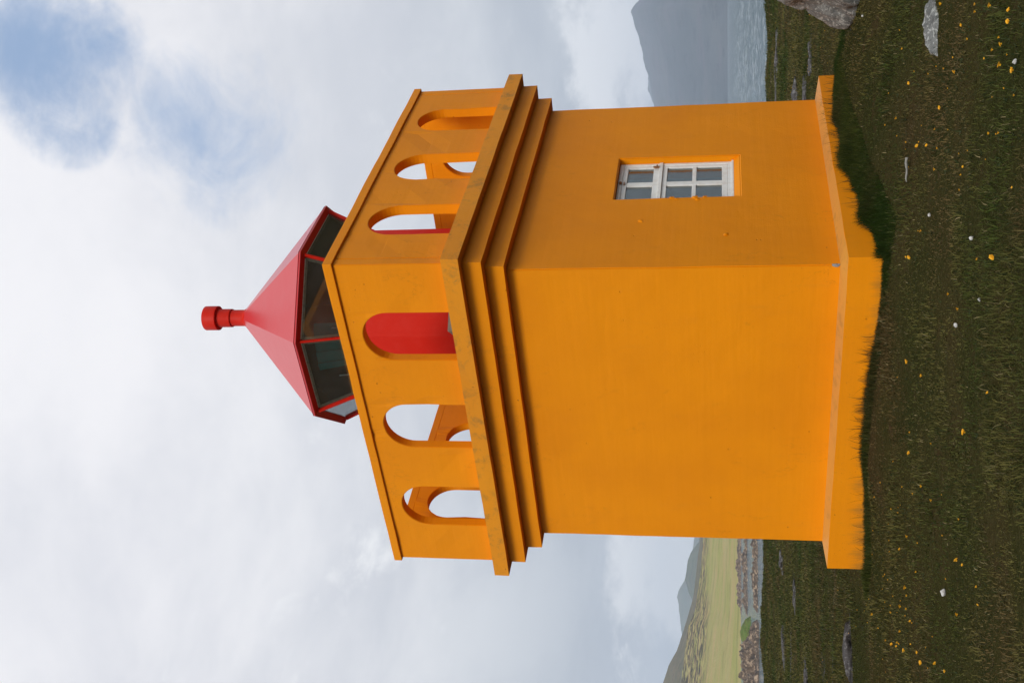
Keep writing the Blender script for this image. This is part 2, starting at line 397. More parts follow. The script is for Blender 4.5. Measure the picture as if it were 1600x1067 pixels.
lathe(bm, [(.135, 7.80), (.132, 7.855), (.112, 7.885), (.109, 7.89), (.109, 8.072), (.1091, 8.0725), (.121, 8.068), (.122, 8.08), (.122, 8.268), (.1221, 8.2685), (.154, 8.258), (.162, 8.264), (.162, 8.27), (.162, 8.438), (.159, 8.445), (.146, 8.448)], 40, CX, CY)
vp = obj('vent_pipe', bm, M['red'], LR, True)
vp.data.polygons.foreach_set('use_smooth', [abs(p.normal.z) < .4 for p in vp.data.polygons])
bm = bmesh.new()                                   # teal blind and rods and optic inside the lantern
def inpl(r, z, th): return Vector((CX+r*math.cos(th), CY+r*math.sin(th), z))
th0, th1 = R(180), R(211)
for k in range(12):
    a, b = th0+(th1-th0)*k/12, th0+(th1-th0)*(k+1)/12; w = .008*math.sin(k*2.1)
    poly_prism(bm, [inpl(.98+w, 6.0, a), inpl(.98+w, 6.0, b), inpl(1.14+w, 6.50, b), inpl(1.14+w, 6.50, a)], (0, 0, .006))
obj('lantern_blind', bm, M['teal'], LR)
for th in (R(208), R(173)):
    bm = bmesh.new(); bar(bm, inpl(1.02, 5.95, th), inpl(1.08, 6.30, th), .014, .012, (1, 0, 0)); obj('blind_rod', bm, M['metal'], LR)
bm = bmesh.new(); lathe(bm, [(.05, ZP+.1), (.05, 5.8), (.22, 5.82), (.26, 5.95), (.27, 6.2), (.2, 6.38), (.08, 6.42)], 24, CX, CY)
obj('optic', bm, M['interior'], LR, True)

# ------------------------------------------------------------------ ground
cs, sn = math.cos(R(YAW)), math.sin(R(YAW))
def t2w(lx, ly): return NX+lx*cs-ly*sn, NY+lx*sn+ly*cs
def w2t(x, y): dx, dy = x-NX, y-NY; return dx*cs+dy*sn, -dx*sn+dy*cs
e = EPL+.03
ctrl = [(-e, -e, .08), (-e, .1, .09), (-e, .55, .10), (-e, .98, .13), (-e, 1.35, .15), (-e, 1.73, .16), (-e, 2.2, .14), (-e, 3.1, .05), (-e, 4.05, -.03), (-e, 5.2, -.08), (-1, 1.5, .03), (-1.2, 3.5, -.05),
        (.16, -e, .17), (.6, -e, .24), (1.07, -e, .27), (1.8, -e, .31), (2.6, -e, .35), (3.3, -e, .32), (4.0, -e, .22), (5, -e, .12), (1.2, -.9, .18), (2.6, -1, .22), (4.3, -1, .12),
        (4.3, 4.3, .2), (4.3, 2, .25), (2, 4.3, .1), (-.8, -.8, .02), (.3, -1.2, .06)]
ctrl = [(*t2w(a, b), z) for a, b, z in ctrl]
def fb(x, y, seed, octv=4):                        # cheap smooth value noise on arrays
    x = np.asarray(x, float); y = np.asarray(y, float); tot = 0; amp = 1; nrm = 0
    for o in range(octv):
        xi, yi = np.floor(x), np.floor(y); xf, yf_ = x-xi, y-yi; u, v = xf*xf*(3-2*xf), yf_*yf_*(3-2*yf_)
        def h(a, b):
            s_ = np.sin(a*127.1+b*311.7+seed*74.7+o*17.3)*43758.5453; return s_-np.floor(s_)
        n0 = h(xi, yi)*(1-u)+h(xi+1, yi)*u; n1 = h(xi, yi+1)*(1-u)+h(xi+1, yi+1)*u
        tot = tot+amp*((n0*(1-v)+n1*v)*2-1); nrm += amp; amp *= .5; x = x*2.03+3.1; y = y*2.03-1.7
    return tot/nrm
SEA = -5.0
def edge_y(x): return 47+2.2*fb(x*.09, x*0+3, 5, 3)+.8*fb(x*.5, x*0+1, 6, 3)
def ground(x, y):
    x = np.asarray(x, float); y = np.asarray(y, float)
    num = 0; den = .12
    for cx_, cy_, cz in ctrl:
        w = np.exp(-((x-cx_)**2+(y-cy_)**2)/.55**2); num = num+w*cz; den = den+w
    near = num/den
    dt = np.hypot(x-NX-.3, y-NY-2.7)
    far = np.clip((dt-2.8)/4, 0, 1)
    z = near + far*(.10*fb(x*.22, y*.22, 1)+.05*fb(x*.8, y*.8, 2)) + .022*fb(x*2.6, y*2.6, 3)*(.4+.6*far)
    k = np.clip((y-18)/25, 0, 1); z = z + k*(-.011*x*.6 + .02) + k*.12*fb(x*.12, y*.2, 9) + .16*np.clip((y-38)/8, 0, 1)*fb(x*.75, y*.5, 14, 3)
    d = (y-edge_y(x)); s = np.clip(d/9, 0, 1); z = z*(1-s)+(-8)*s*s*(3-2*s)*.5-8*s*.5
    return z
_lx = np.linspace(-26, 26, 1041); _ly = np.linspace(3, 50, 941); _LG = None
def gz(x, y):                                       # quick look-up of the same ground height
    global _LG
    if _LG is None: _LG = ground(*np.meshgrid(_lx, _ly))
    fx = min(max((x+26)/.05, 0), 1039.99); fy = min(max((y-3)/.05, 0), 939.99); i, j = int(fx), int(fy); u, v = fx-i, fy-j
    return float((_LG[j, i]*(1-u)+_LG[j, i+1]*u)*(1-v)+(_LG[j+1, i]*(1-u)+_LG[j+1, i+1]*u)*v)
def hit(px, py, dz=0):                              # where a ray of the photograph meets the ground
    d = ray(px, py); t = 3.2; st = .1
    for _ in range(2000):
        p = CAM+d*t
        if p.y > 49 or p.z < gz(p.x, p.y)+dz:
            if st < .01: break
            t -= st; st *= .4
        t += st; 
        if st >= .1: st = .1+.008*t
    return CAM+d*t
def axis(lo, hi, c, fine, n):
    u = np.linspace(-1, 1, n); k = 3.6; s = np.sinh(k*u)/math.sinh(k)
    return np.where(s < 0, c+(c-lo)*s, c+(hi-c)*s)
gx = axis(-420, 420, 0, .1, 420); gy = np.concatenate([np.linspace(-200, -4, 25)[:-1], np.linspace(-4, 22, 300)[:-1], np.linspace(22, 62, 130)[:-1], np.linspace(62, 90, 8)])
XX, YY = np.meshgrid(gx, gy); ZZ = ground(XX, YY)
def grid_mesh(name, XX, YY, ZZ):
    ny, nx = XX.shape; me = bpy.data.meshes.new(name)
    me.vertices.add(nx*ny); me.vertices.foreach_set('co', np.stack([XX, YY, ZZ], -1).astype(np.float32).ravel())
    i = np.arange(nx*ny).reshape(ny, nx); q = np.stack([i[:-1, :-1], i[:-1, 1:], i[1:, 1:], i[1:, :-1]], -1).reshape(-1, 4)
    me.loops.add(q.size); me.loops.foreach_set('vertex_index', q.ravel().astype(np.int32)); me.polygons.add(len(q))
    me.polygons.foreach_set('loop_start', np.arange(0, q.size, 4, dtype=np.int32)); me.polygons.foreach_set('use_smooth', [True]*len(q))
    me.update(calc_edges=True); me.validate(); return me
m, t = mat('turf_soil')
n1 = t.noise(t.pos, .55, 5, .6); n2 = t.noise(t.pos, 2.7, 6, .7); n3 = t.noise(t.pos, 24, 6, .7)
col = t.ramp(n1, [(.3, (.022, .028, .008)), (.5, (.036, .034, .011)), (.7, (.052, .036, .016))])
col = t.mix(t.step(n2, .55, .75), col, (.055, .034, .018, 1))
col = t.mix(t.math('MULTIPLY', t.step(n3, .4, .75), .6), col, (.070, .060, .026, 1))
bare = t.math('MULTIPLY', t.step(t.noise(t.mapping(t.pos, (.35, 1.3, 1)), .8, 6, .7, .5), .60, .66), t.step(t.n('ShaderNodeSeparateXYZ', i={0: t.pos}).outputs[1], 14, 20))
col = t.mix(bare, col, (.09, .085, .085, 1))
sep = t.n('ShaderNodeSeparateXYZ', i={0: t.pos}).outputs[2]
col = t.mix(t.step(t.math('ADD', sep, t.math('MULTIPLY', n2, .8)), -1.2, -.3), (.12, .11, .10, 1), col)
t.set(t.p.inputs['Base Color'], col); t.p.inputs['Roughness'].default_value = 1; t.p.inputs['Specular IOR Level'].default_value = .0
bump(t, t.math('ADD', n2, t.math('MULTIPLY', n3, .6)), .05)
g = link('ground', grid_mesh('ground', XX, YY, ZZ), m); tag(g, kind='structure')

# grass: short matted turf, drawn as many single blades, thinning out with distance
def mask_ok(x, y):
    a, b = w2t(x, y); m_ = EPL-.01
    return ~((a > -m_) & (a < WX+m_) & (b > -m_) & (b < WY+m_))
ROCKS = []
def blades(n, dmin, dmax, half, pw, hmul=1.):
    u = rng.random(n); q = 2-pw
    d = (dmin**q+u*(dmax**q-dmin**q))**(1/q); th = (rng.random(n)*2-1)*half
    x, y = d*np.sin(th), d*np.cos(th)
    ok = mask_ok(x, y) & (y < edge_y(x)+1.5)
    for rx, ry, rr in ROCKS: ok &= (x-rx)**2+(y-ry)**2 > rr*rr
    return x[ok], y[ok], d[ok]
def build_blades(name, x, y, h, w, lean, colr, parent=None):
    n = len(x); z = ground(x, y)-.012
    az = rng.random(n)*2*np.pi; fa = az+np.pi/2+(rng.random(n)-.5)
    dx, dy = np.cos(az)*lean, np.sin(az)*lean; wx, wy = np.cos(fa)*w/2, np.sin(fa)*w/2
    V = np.zeros((n, 5, 3), np.float32)
    V[:, 0] = np.stack([x-wx, y-wy, z], -1); V[:, 1] = np.stack([x+wx, y+wy, z], -1)
    mx, my, mz = x+dx*h*.35, y+dy*h*.35, z+h*.62*np.sqrt(np.clip(1-.3*lean**2, .2, 1))
    V[:, 2] = np.stack([mx+wx*.8, my+wy*.8, mz], -1); V[:, 3] = np.stack([mx-wx*.8, my-wy*.8, mz], -1)
    V[:, 4] = np.stack([x+dx*h*1.0, y+dy*h*1.0, z+h*np.sqrt(np.clip(1-.55*lean**2, .1, 1))], -1)
    me = bpy.data.meshes.new(name); me.vertices.add(5*n); me.vertices.foreach_set('co', V.ravel())
    b = (np.arange(n)*5)[:, None]; L = np.concatenate([b+[0, 1, 2, 3], b+[3, 2, 4]], 1).astype(np.int32)
    me.loops.add(7*n); me.loops.foreach_set('vertex_index', L.ravel()); me.polygons.add(2*n)
    st = np.stack([np.arange(n)*7, np.arange(n)*7+4], 1).astype(np.int32); me.polygons.foreach_set('loop_start', st.ravel())
    at = me.color_attributes.new('tone', 'FLOAT_COLOR', 'POINT')
    cc = np.ones((n, 5, 4), np.float32); cc[:, :, :3] = colr[:, None, :]; at.data.foreach_set('color', cc.ravel())
    me.update(calc_edges=True); me.validate()
    return link(name, me, M['grass'], parent)
m, t = mat('grass_blade')
t.set(t.p.inputs['Base Color'], t.n('ShaderNodeAttribute', attribute_name='tone').outputs['Color'])
t.p.inputs['Roughness'].default_value = .6; t.p.inputs['Specular IOR Level'].default_value = .03
tl = t.n('ShaderNodeBsdfTranslucent', i={'Color': (.05, .07, .015, 1)}); ad = t.n('ShaderNodeMixShader', i={0: .18, 1: t.p, 2: tl}); t.set(t.out.inputs[0], ad)
M['grass'] = m
def tones(x, y):
    n = len(x); a = fb(x*.55, y*.55, 21, 4); b = fb(x*1.1+5, y*1.1, 22, 3); k = rng.random(n)
    green = np.array([.034, .052, .010]); olive = np.array([.100, .088, .026]); brown = np.array([.105, .066, .030]); straw = np.array([.21, .17, .085]); dark = np.array([.018, .028, .009])
    s = np.clip(.55+1.5*a+.3*(k-.5), 0, 1)[:, None]; c = green*(1-s)+olive*s
    s = np.clip((b-.12)*2.4+.5*(rng.random(n)-.4), 0, 1)[:, None]*.8; c = c*(1-s)+brown*s
    s = (rng.random(n) < .045)[:, None]; c = np.where(s, straw*(.6+.5*rng.random((n, 1))), c)
    s = (rng.random(n) < .2)[:, None]; c = np.where(s, dark, c)
    return (c*1.12*(.6+.8*rng.random((n, 1)))).astype(np.float32)

# ------------------------------------------------------------------ rocks
def rock_mat(name, base, pale, dark, lichen=.5, sc_=1.):
    m, t = mat(name)
    a = t.noise(t.co, 4*sc_, 8, .7); b = t.noise(t.co, 22*sc_, 8, .75); c_ = t.noise(t.mapping(t.co, loc=(4, 7, 1)), 9*sc_, 6, .7, .6)
    col = t.mix(t.step(a, .35, .7), rgba(base), rgba(dark))
    col = t.mix(t.math('MULTIPLY', t.step(c_, .52, .60), lichen), col, rgba(pale))
    col = t.mix(t.math('MULTIPLY', t.step(b, .56, .66), .8), col, rgba(tuple(x*.35 for x in dark)))
    t.set(t.p.inputs['Base Color'], col); t.p.inputs['Roughness'].default_value = .9
    bump(t, t.math('ADD', a, t.math('MULTIPLY', b, .5)), .07/sc_); return m
M['boulder'] = rock_mat('lichen_boulder', (.20, .205, .195), (.46, .47, .44), (.075, .077, .072), .8, 2.6)
M['rock'] = rock_mat('dark_basalt', (.075, .068, .066), (.26, .255, .25), (.03, .027, .025), .55, 1.6)
M['shore_rock'] = rock_mat('brown_shore_rock', (.15, .105, .07), (.46, .34, .23), (.022, .018, .015), .8, .10)
M['pale_stone'] = rock_mat('white_stone', (.62, .61, .58), (.8, .79, .76), (.4, .38, .35), .5, 4)
def rock(name, loc, size, rotz, mt, seed, label, group=None, cut=5, sub=4, rough=.22, cat='rock', tilt=(0, 0)):
    bm = bmesh.new(); bmesh.ops.create_icosphere(bm, subdivisions=sub, radius=1)
    rnd = random.Random(seed); off = Vector((seed*3.1, seed*1.7, seed))
    pl = []
    for _ in range(cut+4):
        n_ = Vector((rnd.uniform(-1, 1), rnd.uniform(-1, 1), rnd.uniform(-.3, 1))).normalized(); pl.append((n_, rnd.uniform(.55, .85)))
    for v in bm.verts:
        for n_, d_ in pl:
            s_ = v.co.dot(n_)-d_
            if s_ > 0: v.co -= n_*s_*.9
        n3_ = v.co.normalized(); v.co += n3_*(rough*noise.fractal(v.co*1.6+off, 1., 2., 5)) + .05*noise.noise_vector(v.co*5+off)
        v.co = Vector((v.co.x*size[0], v.co.y*size[1], v.co.z*size[2]))
    o = obj(name, bm, mt, None, True); o.location = loc; o.rotation_euler = (tilt[0], tilt[1], rotz)
    tag(o, label, cat, group); return o
def at_ground(px, py): return hit(px, py)
p = at_ground(1345, 12)
rock('boulder', (p.x+.78, p.y+.6, p.z+.30), (.80, .65, .80), R(20), M['boulder'], 3, 'large grey lichen-covered boulder beside the tower, biggest rock in view', sub=5, cut=7, rough=.2)
ROCKS.append((p.x+.72, p.y+.6, .62))
p = at_ground(1262, -10)
rock('boulder', (p.x+.6, p.y+.5, p.z+.3), (.75, .6, .45), R(60), M['pale_stone'] if 0 else M['boulder'], 8, 'pale rock just behind the big lichen-covered boulder', sub=5)
ROCKS.append((p.x+.6, p.y+.5, .5))
p = at_ground(1462, 45)
rock('rock', (p.x-.04, p.y+.05, p.z-.02), (.35, .18, .12), R(35), M['boulder'], 12, 'low grey flat rock sunk in the near turf among yellow flowers', rough=.25)
ROCKS.append((p.x, p.y, .12))
for i, (px, py, sx, sy, sz, mt, lab) in enumerate([
        (1268, 95, .55, .25, .10, 'rock', 'thin grey ledge of rock in the grass between boulder and plinth'),
        (1258, 145, .45, .3, .08, 'rock', 'grey rock slab showing just beyond the far corner of the plinth'),
        (1245, 150, .7, .45, .14, 'rock', 'dark broken rock outcrop in the turf near the far plinth corner'),
        (1215, 70, 1.1, .5, .12, 'rock', 'dark rock outcrop near the seaward edge of the turf'),
        (1213, 140, 1.0, .5, .10, 'rock', 'small grey outcrop beside the tower wall near the sea edge'),
        (1330, 1020, .62, .22, .10, 'rock', 'long grey rock ledge in the grass left of the tower'),
        (1222, 875, .5, .35, .10, 'rock', 'small grey outcrop in the turf just past the left wall'),
        (1243, 930, .55, .3, .09, 'rock', 'low weathered rock in the middle of the left turf'),
        (1226, 1010, .8, .4, .10, 'rock', 'wide flat rock far out on the left turf'),
        (1260, 1050, .4, .25, .08, 'rock', 'small dark rock at the lowest left edge of the turf')]):
    p = at_ground(px, py)
    rock('rock', (p.x, p.y, p.z-.02), (sx, sy, sz), R(8*i-20), M[mt], 20+i, lab, rough=.6, sub=4)
    ROCKS.append((p.x, p.y, min(sx, sy)*.75))
for i, (px, py, s_, lab) in enumerate([
        (1480, 925, .034, 'white rounded stone in the left foreground turf, biggest of the white stones'),
        (1458, 336, .020, 'small white stone in the turf below the window side'),
        (1525, 372, .022, 'white stone in the near turf straight below the tower corner'),
        (1500, 508, .022, 'small white stone in the turf below the lit wall'),
        (1352, 25, .02, 'white pebble at the foot of the big boulder'),
        (1594, 96, .022, 'white stone at the edge of the near turf beyond the flowers'),
        (1538, 468, .016, 'tiny pale pebble between the white stones')]):
    p = at_ground(px, py)
    rock('pebble', (p.x, p.y, p.z+.03), (s_*.85, s_*.7, s_*.6), i, M['pale_stone'], 50+i, lab, sub=3, cat='stone')
# grey driftwood stick
bm = bmesh.new()
a, b = at_ground(1422, 284), at_ground(1425, 246); a.z += .03; b.z += .045
pts = [a.lerp(b, k/8)+Vector((0, 0, .004*math.sin(k*1.3))) + .003*noise.noise_vector(Vector((k*.7, 2, 3))) for k in range(9)]
prev = None
for k, q in enumerate(pts):
    rr = .006+.003*math.sin(k*.9)**2+.006*(k/8); d = (b-a).normalized(); s_ = d.cross(Vector((0, 0, 1))).normalized(); u_ = s_.cross(d)
    ringv = [bm.verts.new(q+s_*rr*math.cos(j*math.pi/3)+u_*rr*math.sin(j*math.pi/3)) for j in range(6)]
    if prev:
        for j in range(6): bm.faces.new((prev[j], prev[(j+1) % 6], ringv[(j+1) % 6], ringv[j]))
    else: bm.faces.new(ringv)
    prev = ringv
bm.faces.new(prev[::-1])
st = obj('driftwood_stick', bm, simple('bleached_wood', (.26, .25, .22), .9, nscale=30, namt=.7), None, True)
tag(st, 'bleached grey stick lying in the turf below the window side', 'stick')

# ------------------------------------------------------------------ grass itself
x1, y1, d1 = blades(640000, 3.2, 54, R(24), 1.2)
clump = np.clip(.55+.8*fb(x1*1.7, y1*1.7, 31, 3), .42, 1.5)
h = (.035+.065*rng.random(len(x1)))*clump*(1+np.clip((d1-10)/40, 0, .6)); w = (.0022+.0026*rng.random(len(x1)))*(d1/5)**.75
lean = .3+1.0*rng.random(len(x1))
keep = rng.random(len(x1)) < (.7+.3*np.clip(.5+1.4*fb(x1*.8+7, y1*.8, 32, 3), 0, 1))
g1 = build_blades('grass', x1[keep], y1[keep], h[keep], w[keep], lean[keep], tones(x1[keep], y1[keep])); tag(g1, 'short dark matted turf covering the headland', 'grass', kind='stuff')
x2, y2, d2 = blades(230000, 3.2, 40, R(24), 1.2)
l2 = (.012+.016*rng.random(len(x2))); tn = tones(x2, y2)*.55+np.array([[.045, .036, .014]], np.float32)*.6
g1b = build_blades('moss', x2, y2, l2, (.007+.009*rng.random(len(x2)))*(d2/5)**.6, 1.0+.5*rng.random(len(x2)), tn.astype(np.float32)); tag(g1b, 'low olive and brown moss and leaves between the grass', 'ground cover', kind='stuff')
# rank grass along the foot of the plinth
def along(n, f, lo, hi, hm):
    s_ = lo+(hi-lo)*rng.random(n); off = np.abs(rng.normal(0, .10, n))+.012
    xa, ya = f(s_, off); return xa, ya, s_
n = 15000
s_ = -.3+4.6*rng.random(n); off = EPL+.008+np.abs(rng.normal(0, .11, n)); xa, ya = t2w(s_, -off)
hl = (.045+.07*rng.random(n))*(1+1.3*np.clip(fb(s_*2.2, s_*0, 41, 3)*1.6, -.6, 1)) 
s2 = -.3+4.7*rng.random(n); off2 = EPL+.008+np.abs(rng.normal(0, .07, n)); xb, yb = t2w(-off2, s2)
hb = .035+.055*rng.random(n)*(1+1.3*np.clip(fb(s2*2.0+4, s2*0, 42, 3), -.6, 1))
xc, yc = np.concatenate([xa, xb]), np.concatenate([ya, yb]); hh = np.concatenate([hl, hb])
nb_ = 24000; sb = -.4+4.8*rng.random(nb_); ob = EPL+.02+.5*rng.random(nb_)**1.3; xd, yd = t2w(sb, -ob)  # wide strip on the window side, standing in for the wall's shade
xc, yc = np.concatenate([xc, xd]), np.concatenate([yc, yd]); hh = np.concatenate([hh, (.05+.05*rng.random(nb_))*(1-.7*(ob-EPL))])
shade_tones = tones(xc, yc)*np.array([.45, .60, .42], np.float32)  # blade colours darkened to paint in the shade at the wall foot
g2 = build_blades('tall_grass', xc, yc, hh, .0035+.002*rng.random(len(xc)), .05+.55*rng.random(len(xc)), shade_tones.astype(np.float32)); tag(g2, 'taller grass with shade painted into its colour, fringing the foot of the orange plinth', 'grass', kind='stuff')
# seeding stems standing against the plinth
n = 150; s_ = np.concatenate([rng.normal(2.3, .8, 90), rng.uniform(.2, 4, 60)]); xa, ya = t2w(s_, -(EPL+.02+.05*rng.random(n)))
s2 = np.concatenate([rng.normal(1.6, .3, 90), rng.uniform(.5, 3.8, 50), rng.normal(.9, .1, 40)]); xb, yb = t2w(-(EPL+.02+.05*rng.random(len(s2))), s2)
xc, yc = np.concatenate([xa, xb]), np.concatenate([ya, yb])
hh = np.concatenate([.14+.14*rng.random(n), .10+.16*rng.random(len(s2))])
g3 = build_blades('grass_stems', xc, yc, hh, .004+.002*rng.random(len(xc)), .1+.5*rng.random(len(xc)), (np.array([[.07, .05, .02]])*(.6+.8*rng.random((len(xc), 1)))).astype(np.float32)); tag(g3, 'thin brown seed stems standing against the plinth', 'grass', kind='stuff')

# ------------------------------------------------------------------ yellow flowers
mst = simple('flower_stem', (.022, .034, .008), .8)
myl = simple('yellow_petal', (.72, .36, .01), .55)
def flower(seed, big):
    rnd = random.Random(seed); bm = bmesh.new(); h = .06+.035*rnd.random(); bx_, by_ = rnd.uniform(-.02, .02), rnd.uniform(-.02, .02)
    for k in range(4):
        a = Vector((bx_*(k/4)**2, by_*(k/4)**2, h*k/4)); b = Vector((bx_*((k+1)/4)**2, by_*((k+1)/4)**2, h*(k+1)/4)); bar(bm, a, b, .0022, .0022, (1, 0, 0))
    for k in range(3):
        an = rnd.uniform(0, 6.28); bar(bm, (0, 0, .004), (.03*math.cos(an), .03*math.sin(an), .018), .006, .001)
    s = bpy.data.meshes.new('stem'); bmesh.ops.recalc_face_normals(bm, faces=bm.faces); bm.to_mesh(s); bm.free(); s.materials.append(mst)
    bm = bmesh.new(); r = .0135 if big else .010
    lathe(bm, [(.002, -.006), (.005, -.004), (.0055, 0), (.003, .003), (.0005, .004)], 8)
    for row, (rr, dz, n_) in enumerate(((r, .001, 13), (r*.68, .004, 9))):
        for k in range(n_):
            an = 2*math.pi*(k+.5*row)/n_+rnd.uniform(-.08, .08); c_, s_ = math.cos(an), math.sin(an); wd = rr*.27; lift = rr*rnd.uniform(.15, .5)
            L_ = [(0.25*rr, 0, 0), (.7*rr, wd, lift*.6), (rr, wd*.7, lift), (rr*1.03, 0, lift), (rr, -wd*.7, lift), (.7*rr, -wd, lift*.6)]
            poly_prism(bm, [(q[0]*c_-q[1]*s_, q[0]*s_+q[1]*c_, q[2]+dz) for q in L_], (0, 0, .0008))
    f = bpy.data.meshes.new('flower_head'); bmesh.ops.recalc_face_normals(bm, faces=bm.faces); bm.to_mesh(f); bm.free(); f.materials.append(myl)
    return s, f, Vector((bx_, by_, h))
kinds = [flower(i, True) for i in range(4)]
fl = [(745, 15), (812, 100), (945, 22), (1003, 40), (1016, 85), (960, 150), (990, 175), (997, 218), (983, 258), (1014, 280), (760, 272), (786, 285), (618, 330), (727, 428), (568, 470),
      (709, 514), (606, 564), (675, 578), (652, 580), (571, 120), (590, 195), (865, 18), (855, 155), (812, 695), (720, 672), (642, 917), (667, 917), (608, 1020), (955, 1017), (873, 1030), (1043, 378), (868, 48)]
fpx = [(1180+x*.3936, y*.3936) for x, y in fl]
fl = [(382, 2), (550, 8), (602, 2), (665, 45), (480, 95), (512, 132), (376, 263), (361, 303), (413, 299), (528, 440), (383, 440), (390, 492), (437, 468), (420, 575), (505, 657), (475, 698),
      (500, 760), (445, 610), (342, 513), (318, 566), (333, 710), (340, 738), (358, 732), (325, 800), (330, 808), (328, 795), (372, 828), (368, 875), (360, 937), (345, 970), (352, 965), (365, 968),
      (370, 985), (357, 975), (384, 912), (398, 916), (441, 950), (410, 990), (410, 1018), (420, 1015), (447, 1018), (480, 1037), (290, 895), (285, 915), (337, 890), (330, 960), (376, 700), (512, 895), (578, 342)]
fpx += [(1180+x*.625, 400+y*.625) for x, y in fl]
rnd = random.Random(5)
fpx += [(rnd.uniform(1212, 1300), rnd.uniform(5, 150)) for _ in range(46)]
fpx += [(rnd.uniform(1215, 1330), rnd.uniform(900, 1066)) for _ in range(14)]
fpx += [(rnd.gauss(1480, 55), rnd.uniform(4, 300)) for _ in range(28)] + [(rnd.gauss(1400, 50), rnd.uniform(760, 1062)) for _ in range(40)]
fpx = [(a, b) for a, b in fpx if a < 1594]
GR = 'yellow wild flowers scattered through the turf'
for i, (px, py) in enumerate(fpx):
    p = hit(px, py, .07); s, f, tip = kinds[i % 4]
    zg = gz(p.x, p.y)
    a_, b_ = w2t(p.x, p.y)
    if -.25 < a_ < WX+.3 and -.25 < b_ < WY+.3: continue
    sc_ = rnd.choice((.5, .6, .75, .9, 1.2) if i < 81 else (.35, .45, .6))*rnd.uniform(.9, 1.1)*(1.0 if p.y < 12 else .9)
    if px < 1300 and py > 400: sc_ *= .9
    o = link('yellow_flower', s, None, None, (p.x-tip.x, p.y-tip.y, zg-.005)); o.scale = (sc_,)*3 if 0 else (1, 1, 1)
    o.rotation_euler = (0, 0, 0)
    tag(o, 'small yellow wild flower on a thin stem in the dark turf', 'flower', GR)
    hd = link('flower_head', f, None, o, tip); hd.scale = (sc_*1.1,)*3; hd.rotation_euler = (rnd.uniform(-.1, .8), rnd.uniform(-.5, .5), rnd.uniform(0, 6))
# ------------------------------------------------------------------ sea
m, t = mat('sea_water')
w1 = t.noise(t.mapping(t.pos, (.25, 1, 1)), .55, 6, .62); w2 = t.noise(t.mapping(t.pos, (.5, 1.1, 1), (9, 4, 0)), 2.2, 5, .6); w3 = t.noise(t.mapping(t.pos, (.2, 1, 1)), .03, 4, .6)
t.set(t.p.inputs['Base Color'], t.mix(t.step(w3, .35, .65), (.035, .085, .095, 1), (.05, .10, .12, 1)))
t.p.inputs['Roughness'].default_value = .22; t.p.inputs['IOR'].default_value = 1.33
w4 = t.noise(t.mapping(t.pos, (.55, .22, 1), (2, 7, 0)), .9, 5, .65, .3)
bump(t, t.math('ADD', t.math('MULTIPLY', w4, 1.2), t.math('ADD', w1, t.math('MULTIPLY', w2, .2))), 1.1, 1.)
t.p.inputs['Roughness'].default_value = .08
bb = np.concatenate([np.linspace(R(-180), R(-20), 40)[:-1], np.linspace(R(-20), R(20), 620)[:-1], np.linspace(R(20), R(180), 40)])
dd = np.concatenate([[20], np.geomspace(120, 1600, 560), np.geomspace(1700, 9200, 24)])
BB, DD = np.meshgrid(bb, dd); SX, SY = DD*np.sin(BB), DD*np.cos(BB)
calm = np.clip((BB+R(6))/R(8), .25, 1)             # sheltered inlet on the left, open chop on the right
wv = (.62*fb(SX*.13+3, SY*.055, 81, 3)+.20*fb(SX*.4, SY*.2, 82, 2))*calm*np.where(np.abs(BB) < R(20), 1, 0)*np.clip((1700-DD)/900, 0, 1)
sea = link('sea', grid_mesh('sea', SX, SY, SEA+wv), m); tag(sea, kind='structure')

# ------------------------------------------------------------------ far land, as ridges of real size at their distance
def brg(y, x=1137):
    d = ray(x, y); return math.atan2(d.x, d.y)
def elev(x, y):
    d = ray(x, y); return d.z/math.hypot(d.x, d.y)
def ridge(name, crest, D, front, back, mt, b0, b1, seed, amp=.06, base=SEA-1, nb=260, nd=60, shape=1.3, bot=None):
    # crest: list of (photo x, photo y) on the skyline, carried to distance D
    cb = np.array([brg(y, x) for x, y in crest]); ch = np.array([elev(x, y)*D+1.6 for x, y in crest]); o = np.argsort(cb); cb, ch = cb[o], ch[o]
    bs = np.linspace(b0, b1, nb); H = np.interp(bs, cb, ch)
    ds = np.concatenate([np.linspace(front, D, nd), np.linspace(D, back, nd//3+2)[1:]])
    BB, DD = np.meshgrid(bs, ds); u = np.where(DD <= D, (DD-front)/(D-front), 1-(DD-D)/(back-D))
    Xg, Yg = DD*np.sin(BB), DD*np.cos(BB); sc1 = 6./(D-front)
    prof = np.clip(u, 0, 1)**shape
    n_ = fb(Xg*sc1, Yg*sc1, seed, 5); r_ = 1-np.abs(fb(Xg*sc1*.8+9, Yg*sc1*.3, seed+1, 5))*2
    Zg = base+(H[None, :]-base)*(prof*(1+0*u)+amp*(n_+.6*r_)*np.sin(np.pi*np.clip(u, 0, 1))*1.0+.012*fb(Xg*sc1*6, Yg*sc1*6, seed+4, 3)*prof)
    o = link(name, grid_mesh(name, Xg, Yg, Zg), mt); tag(o, kind='structure'); return o
